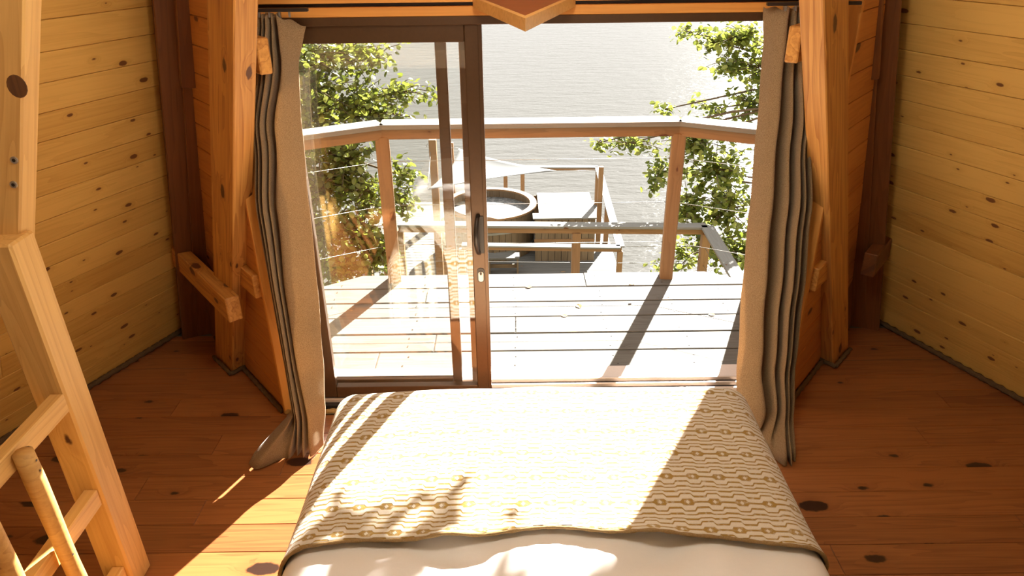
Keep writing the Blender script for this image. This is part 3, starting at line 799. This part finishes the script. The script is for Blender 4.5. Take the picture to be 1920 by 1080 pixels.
# fallen leaves on the deck
LEAFV = [(0, 0, 0), (.30, .34, .06), (.62, .38, .07), (.9, .18, .04), (1.0, 0, -.03), (.9, -.18, .04), (.62, -.38, .07), (.30, -.34, .06), (.5, 0, -.02)]
LEAFF = [(0, 8, 2, 1), (8, 4, 3, 2), (0, 7, 6, 8), (8, 6, 5, 4)]
leafme = mesh('leaf', LEAFV, LEAFF); leafme.materials.append(M['leaf'])
M['dryleaf'] = plain('dry_leaf', (0.30, 0.19, 0.07), .7, .2, 0, 30, .2, .1)
dryme = mesh('dry_leaf', LEAFV, LEAFF); dryme.materials.append(M['dryleaf'])
for (px, py, rz, s_) in ((1082, 570, -1.2, .055), (1180, 533, .6, .05), (1328, 590, .2, .05), (985, 538, .3, .05), (1052, 592, .2, .045), (1262, 693, .1, .07), (1180, 569, 1.1, .035)):
    p = at_z(px, py, .006); o = bpy.data.objects.new('fallen_leaf', dryme); col.objects.link(o)
    o.location = p; o.scale = (s_, s_, s_); o.rotation_euler = (.12, .08, rz)
    tag(o, 'small dry brown leaf fallen on the deck boards', 'leaf', 'fallen leaves on the deck')

# ------------------------------------------------------------------ lower landing and its railing
ld = tag(empty('landing', (0.6, 7.2, -1.8)), 'weathered boarded landing below the upper deck', 'landing')
for i in range(12):
    aabox('deck_board', -2.4, 2.34, 6.3 + .142 * i, 6.3 + .142 * i + .134, -1.84, -1.80, M['deck'], ld, c=.004)
for x in (-2.2, 0.0, 2.2):
    for y in (6.4, 7.85): aabox('pile', x - .07, x + .07, y - .07, y + .07, -5.3, -1.84, M['rail'], ld, along='z')
lr = tag(empty('landing_railing', (0.7, 7.95, -1.8)), 'low timber railing with pale cap along the lower landing', 'railing')
c0, c1, c2 = V((-1.35, 8.14, 0)), V((2.30, 7.95, 0)), V((2.27, 6.35, 0))
for a, b in ((c0, c1), (c1, c2)):
    beam('cap_rail', a + V((0, 0, -.815)), b + V((0, 0, -.815)), .15, .03, M['railcap'], lr, c=.004)
    beam('rail', a + V((0, 0, -.87)), b + V((0, 0, -.87)), .06, .08, M['rail'], lr, c=.004)
    for z in (-1.08, -1.30, -1.5): tubeobj('cable', [a + V((0, 0, z)), b + V((0, 0, z))], .003, M['cable'], lr, 6)
for p in (c0, V((0.775, 8.03, 0)), c1, c2):
    beam('post', p + V((0, 0, -1.8)), p + V((0, 0, -.9)), .10, .10, M['rail'], lr, up=(0, 1, 0), c=.006)
# stair down to the tub deck
st = tag(empty('stair', (-1.6, 10.0, -4.08)), 'pale timber stair leading down to the tub deck', 'stair')
s0, s1 = V((-1.35, 8.2, -1.86)), V((-1.55, 11.9, -4.05))
for dx in (-.45, .45):
    beam('stringer', s0 + V((dx, 0, 0)), s1 + V((dx, 0, 0)), .05, .22, M['railcap'], st)
for i in range(11):
    p = s0.lerp(s1, (i + .5) / 11); aabox('tread', p.x - .43, p.x + .43, p.y - .13, p.y + .13, p.z + .05, p.z + .085, M['deck'], st)
for dx in (-.45, .45):
    a, b = s0 + V((dx, 0, 1.0)), s1 + V((dx, 0, .98))
    beam('hand_rail', a, b, .13, .035, M['railcap'], st, c=.004)
    for t_ in (0.03, .5, .97):
        p = s0.lerp(s1, t_) + V((dx, 0, 0)); beam('post', p, p + V((0, 0, .98)), .09, .09, M['rail'], st, up=(0, 1, 0))

# ------------------------------------------------------------------ tub deck
ZT = -3.08; ZD = -4.08
td = tag(empty('tub_deck', (-.6, 15, ZD)), 'pale boarded lower deck standing over the water', 'deck')
y = 11.6
while y < 17.75:
    aabox('deck_board', -3.6, 2.22, y, y + .138, ZD - .04, ZD, M['deck'], td, c=.004); y += .146
for x in (-3.2, -.6, 2.0):
    for y in (12, 14.8, 17.5): aabox('pile', x - .09, x + .09, y - .09, y + .09, -5.6, ZD - .04, M['rail'], td, along='z')
tr = tag(empty('tub_deck_railing', (2.1, 15, ZD)), 'timber railing round the tub deck above the water', 'railing')
k0, k1, k2, k3 = V((-.95, 12.78, 0)), V((2.05, 12.58, 0)), V((2.18, 17.55, 0)), V((-.15, 17.66, 0))
for a, b in ((k0, k1), (k1, k2), (k2, k3)):
    beam('cap_rail', a + V((0, 0, ZT - .015)), b + V((0, 0, ZT - .015)), .16, .03, M['railcap'], tr, c=.004)
    beam('rail', a + V((0, 0, ZT - .07)), b + V((0, 0, ZT - .07)), .06, .08, M['rail'], tr, c=.004)
for p in (k0, k1, k1.lerp(k2, .5), k2, k3 + V((.45, 0, 0)), k3 + V((.02, 0, 0))):
    beam('post', p + V((0, 0, ZD)), p + V((0, 0, ZT - .1)), .10, .10, M['rail'], tr, up=(0, 1, 0), c=.006)
# hot tub
TC = V((-.46, 15.05, ZD)); TR = 0.99
tb = tag(empty('hot_tub', TC), 'round wooden hot tub of upright staves full of pale water', 'hot tub')
NS = 44
for k in range(NS):
    a = 2 * math.pi * k / NS; w = 2 * math.pi * (TR - .05) / NS
    m = Matrix.Translation(TC + V((math.cos(a) * (TR - .05), math.sin(a) * (TR - .05), .49))) @ Matrix.Rotation(a, 4, 'Z') @ Matrix.Rotation(R(-90), 4, 'Y')
    obj('stave', boxmesh(.98, w * .97, .05, .005, M['stave']), M['stave'], tb, m)
for z in (.18, .62):
    v, f = lathe([(TR - .026, z), (TR - .015, z), (TR - .015, z + .045), (TR - .026, z + .045)]); obj('hoop', mesh('hoop', v, f), M['cable'], tb, Matrix.Translation(TC), smooth=False)
v, f = lathe([(TR - .11, .96), (TR - .11, 1.0), (TR + .03, 1.0), (TR + .03, .96), (TR - .11, .96)]); obj('rim', mesh('rim', v, f), M['rail'], tb, Matrix.Translation(TC))
v, f = lathe([(0.001, .80), (.5, .80), (TR - .07, .80)]); obj('tub_water', mesh('tub_water', v, f), M['foam'], tb, Matrix.Translation(TC))
# platform bench beside the tub
pf = tag(empty('tub_platform', (1.13, 14.85, ZD)), 'pale boarded platform with panelled front beside the hot tub', 'platform')
for i in range(10):
    y0_ = 14.06 + .158 * i; aabox('top_board', (.45 if y0_ < 14.3 or y0_ > 15.6 else .585), 1.77, y0_, y0_ + .152, ZT - .03, ZT, M['railcap'], pf, c=.003)
for i in range(9):
    x0_ = .50 + .14 * i; aabox('front_board', x0_, x0_ + .132, 14.12, 14.145, ZD, ZT - .03, M['stave'], pf, along='z', c=.003)
for i in range(10): aabox('side_board', 1.70, 1.725, 14.15 + .145 * i, 14.15 + .145 * i + .137, ZD, ZT - .03, M['stave'], pf, along='z', c=.003)
aabox('back_panel', .52, 1.70, 15.55, 15.58, ZD, ZT - .03, M['stave'], pf)
aabox('kick_rail', .48, 1.74, 14.09, 14.12, ZT - .55, ZT - .49, M['rail'], pf)
# step stool
ss = tag(empty('step_stool', (-.15, 13.55, ZD)), 'small wooden step stool in front of the hot tub', 'stool')
aabox('tread', -.50, .16, 13.42, 13.70, ZD + .36, ZD + .40, M['deck'], ss)
for x in (-.46, .12): aabox('side', x - .02, x + .02, 13.44, 13.68, ZD, ZD + .36, M['stave'], ss, along='z')
aabox('brace', -.44, .10, 13.55, 13.58, ZD + .12, ZD + .20, M['stave'], ss)

# masts and shade sail
def mast(x, y, h, label, r=.05):
    e = tag(empty('mast', (x, y, ZD)), label, 'mast')
    aabox('pole', x - r, x + r, y - r, y + r, ZD, ZD + h, M['rail'], e, along='z', c=.01)
    tubeobj('eye_bolt', [(x - r - .02, y - .03, ZD + h - .1), (x - r - .05, y - .05, ZD + h - .1), (x - r - .05, y - .05, ZD + h - .16)], .008, M['steel'], e, 6)
    return e
mast(1.94, 15.05, 1.78, 'slim timber mast by the railing beside the tub platform')
mast(-1.78, 16.4, 2.05, 'timber mast carrying the shade sail behind the hot tub', .085)
mast(-1.42, 17.2, 1.75, 'short timber mast behind the shade sail')
def sail():
    A = at_z(1045, 320, -2.30); B = at_y(860, 278, A.y + 1.6); C = at_z(802, 356, -2.55)
    n = 24; vs_, fs_, idx = [], [], {}
    G = (A + B + C) / 3
    for i in range(n + 1):
        for j in range(n + 1 - i):
            a, b = i / n, j / n; c = 1 - a - b
            p = A * a + B * b + C * c
            # concave edges: pull edge middles towards the centroid
            pull = .35 * (4 * a * b * (1 - c) ** 2 + 4 * b * c * (1 - a) ** 2 + 4 * a * c * (1 - b) ** 2) * .5
            p = p.lerp(G, min(pull, .4)); p.z -= .25 * 27 * a * b * c * .3
            idx[i, j] = len(vs_); vs_.append(p)
    for i in range(n):
        for j in range(n - i):
            fs_.append((idx[i, j], idx[i + 1, j], idx[i, j + 1]))
            if i + j < n - 1: fs_.append((idx[i + 1, j], idx[i + 1, j + 1], idx[i, j + 1]))
    e = tag(empty('shade_sail', G), 'white triangular shade sail stretched above the hot tub', 'shade sail')
    o = obj('canvas', mesh('canvas', vs_, fs_), M['sail'], e, smooth=True)
    md = o.modifiers.new('thickness', 'SOLIDIFY'); md.thickness = .006
    tubeobj('guy_rope', [A, (1.94 - .06, 15.05, ZD + 1.7)], .006, M['cable'], e, 6)
    tubeobj('guy_rope', [C, (-1.83, 16.35, -2.3)], .006, M['cable'], e, 6)
    tubeobj('guy_rope', [B, (-1.45, 17.15, -2.45)], .006, M['cable'], e, 6)
sail()

# ------------------------------------------------------------------ water and bank
wt = tag(obj('water', mesh('water', [(-400, -60, 0), (400, -60, 0), (400, 700, 0), (-400, 700, 0)], [(0, 1, 2, 3)]), M['water'], None, Matrix.Translation((0, 0, -5.2))), 'wide pale estuary water with fine ripples', 'water', kind='stuff')
gv, gf = [], []
NX, NY = 60, 34
for j in range(NY + 1):
    for i in range(NX + 1):
        x = -30 + 60 * i / NX; y = -20 + 32 * j / NY
        shore = 8.0 + 1.0 * math.sin(x * .5) + (5.5 if x < -3.2 else 0) * min(1, (-3.2 - x) / 2 if x < -3.2 else 0) + (2.5 * min(1, (x - 4) / 3) if x > 4 else 0)
        z = -5.6 + max(-.4, min(4.2, (shore - y) * .42)) + .12 * noise.noise(V((x * .6, y * .6, 0)))
        if -5 < x < 5 and y < 6: z = min(z, -1.6)
        gv.append((x, y, z))
for j in range(NY):
    for i in range(NX):
        a = j * (NX + 1) + i; gf.append((a, a + 1, a + NX + 2, a + NX + 1))
gr = tag(obj('ground', mesh('ground', gv, gf), M['earth'], None, smooth=True), kind='structure')

# ------------------------------------------------------------------ trees
def leaves_mesh(name, L):
    vs_, fs_ = [], []
    for m in L:
        b0 = len(vs_)
        vs_ += [m @ V(v) for v in LEAFV]
        fs_ += [tuple(b0 + k for k in f) for f in LEAFF]
    return mesh(name, vs_, fs_)
def leafmat(p, size, rng):
    # blades hang roughly level, facing the light
    e = Euler((rng.gauss(0, .6), rng.gauss(.25, .5), rng.uniform(0, 6.28)))
    return Matrix.Translation(p) @ e.to_matrix().to_4x4() @ Matrix.Scale(size, 4)
def tree(name, label, foot, forks, clusters, seed, nobj=300):
    rng = random.Random(seed)
    e = tag(empty(name, foot), label, 'tree')
    trunk = [V(foot)] + [V(p) for p in forks]
    n = len(trunk)
    tubeobj('trunk', trunk, [.16 * (1 - .6 * i / (n - 1)) for i in range(n)], M['bark'], e, 9)
    allL = []; tv_, tf_ = [], []
    def twig(pts, rads):
        v, f = tube(pts, rads, 5, False); b0 = len(tv_)
        tv_.extend(v); tf_.extend(tuple(b0 + k for k in q) for q in f)
    for (c, r, cnt, sz) in clusters:
        c = V(c)
        o = min(trunk, key=lambda q: (q - c).length)
        mid = o.lerp(c, .5) + V((rng.uniform(-.2, .2), rng.uniform(-.2, .2), .15))
        tubeobj('branch', [o, mid, c], [.022, .015, .008], M['bark'], e, 6)
        ntw = max(3, cnt // 14)
        for k in range(ntw):
            d = V((rng.gauss(0, 1), rng.gauss(0, 1), rng.gauss(0, 1))).normalized()
            ln = rng.uniform(.45, 1.0)
            tipp = c + V((d.x * r[0], d.y * r[1], d.z * r[2])) * ln
            st_ = c + (tipp - c) * .1
            pts = [st_, st_.lerp(tipp, .5) + V((0, 0, .03)), tipp]
            twig(pts, [.007, .005, .003])
            for q in range(14):
                f = rng.uniform(.15, 1.05); p = st_.lerp(tipp, f) + V((rng.gauss(0, .055), rng.gauss(0, .055), rng.gauss(0, .045)))
                allL.append((p, leafmat(p, sz * rng.uniform(.7, 1.25), rng)))
    obj('twigs', mesh('twigs', tv_, tf_), M['bark'], e)['kind'] = 'stuff'
    # the leaves nearest the house stay single pieces
    allL.sort(key=lambda a: (a[0] - V((0, 0, CAM_H))).length + (8 if a[0].z > CAM_H - .06 * a[0].y else 0))
    for p, m in allL[:nobj]:
        o = bpy.data.objects.new('leaf', leafme); col.objects.link(o); o.matrix_basis = m; setparent(o, e)
    fo = obj('foliage', leaves_mesh('foliage', [m for p, m in allL[nobj:]]), M['leaf'], e); fo['kind'] = 'stuff'
    return e
def cl(px, py, Y, rx, ry, rz, cnt, sz=.066):
    k = 1.22 if px > 1000 else 1.0           # the tree on the open side stands beyond the landing
    return (at_y(px, py, Y * k), (rx * k, ry * k, rz * k), int(cnt * 1.7), sz * k)
left = [cl(570, 110, 7.6, .6, .7, .35, 420), cl(640, 105, 7.9, .5, .6, .30, 330), cl(700, 110, 8.0, .45, .5, .18, 110), cl(590, 175, 7.4, .55, .7, .35, 420),
        cl(670, 190, 7.7, .5, .6, .28, 330), cl(745, 172, 7.9, .42, .4, .18, 150), cl(600, 250, 7.2, .5, .7, .4, 420), cl(700, 215, 7.5, .45, .5, .22, 200),
        cl(650, 300, 7.2, .42, .6, .4, 380), cl(600, 350, 7.0, .5, .7, .5, 420), cl(680, 360, 7.0, .36, .5, .35, 320), cl(755, 330, 7.4, .20, .3, .25, 90), cl(760, 375, 7.3, .18, .3, .2, 90),
        cl(610, 440, 6.7, .5, .6, .45, 380), cl(680, 440, 6.8, .32, .5, .4, 300), cl(640, 500, 6.6, .45, .5, .35, 300), cl(715, 480, 6.8, .22, .4, .3, 140),
        cl(520, 200, 7.5, .6, .8, .6, 300), cl(500, 380, 7.2, .6, .8, .6, 300)]
tree('alder', 'leafy alder seen through the closed glass leaf of the door', (-2.9, 7.6, -4.3),
     [(-2.8, 7.5, -2.6), (-2.6, 7.5, -1.2), (-2.5, 7.6, 0.2), (-2.6, 7.8, 1.5)], left, 3)
right = [cl(1390, 70, 8.0, .38, .5, .22, 240), cl(1300, 62, 8.2, .35, .4, .12, 70), cl(1370, 120, 7.9, .25, .4, .18, 110), cl(1430, 130, 7.8, .4, .5, .35, 240), cl(1405, 195, 7.6, .3, .4, .2, 130), cl(1340, 80, 8.0, .25, .3, .15, 80),
         cl(1245, 205, 7.8, .28, .3, .07, 40), cl(1340, 205, 7.7, .35, .4, .10, 60), cl(1300, 265, 7.3, .42, .5, .2, 260), cl(1180, 268, 7.4, .38, .4, .12, 100), cl(1120, 268, 7.5, .18, .2, .07, 25),
         cl(1240, 320, 7.3, .25, .4, .22, 120), cl(1340, 320, 7.2, .40, .6, .3, 340), cl(1290, 390, 7.1, .30, .5, .28, 210), cl(1365, 390, 7.0, .36, .6, .35, 320), cl(1330, 455, 6.9, .34, .5, .25, 190), cl(1385, 470, 6.9, .32, .5, .3, 220),
         cl(1290, 480, 7.4, .3, .4, .22, 110), cl(1240, 495, 7.9, .18, .2, .15, 40), cl(1460, 250, 7.6, .5, .6, .6, 320), cl(1460, 400, 7.2, .5, .6, .5, 300)]
# high crown that dapples the near end of the bed
for (bx, by, cnt, r_) in ((-.66, 1.78, 26, .12), (-.48, 1.76, 18, .09), (-.30, 1.78, 12, .07), (-.5, 1.58, 22, .12), (-.1, 1.58, 18, .10), (.25, 1.52, 18, .10)):
    p = V((bx, by, .58)); q = p + sdir * ((7.4 - by) / sdir.y); right.append((q, (r_, r_, r_ * .55), cnt, .085))
tree('alder', 'leafy alder reaching over the railing at the open side of the doorway', (5.0, 9.4, -4.9),
     [(4.7, 9.3, -2.8), (4.4, 9.2, -1.2), (4.5, 9.2, 0.4), (5.1, 9.1, 2.0), (5.7, 8.9, 3.6), (5.8, 8.6, 5.2), (5.0, 8.2, 5.6)], right, 5)
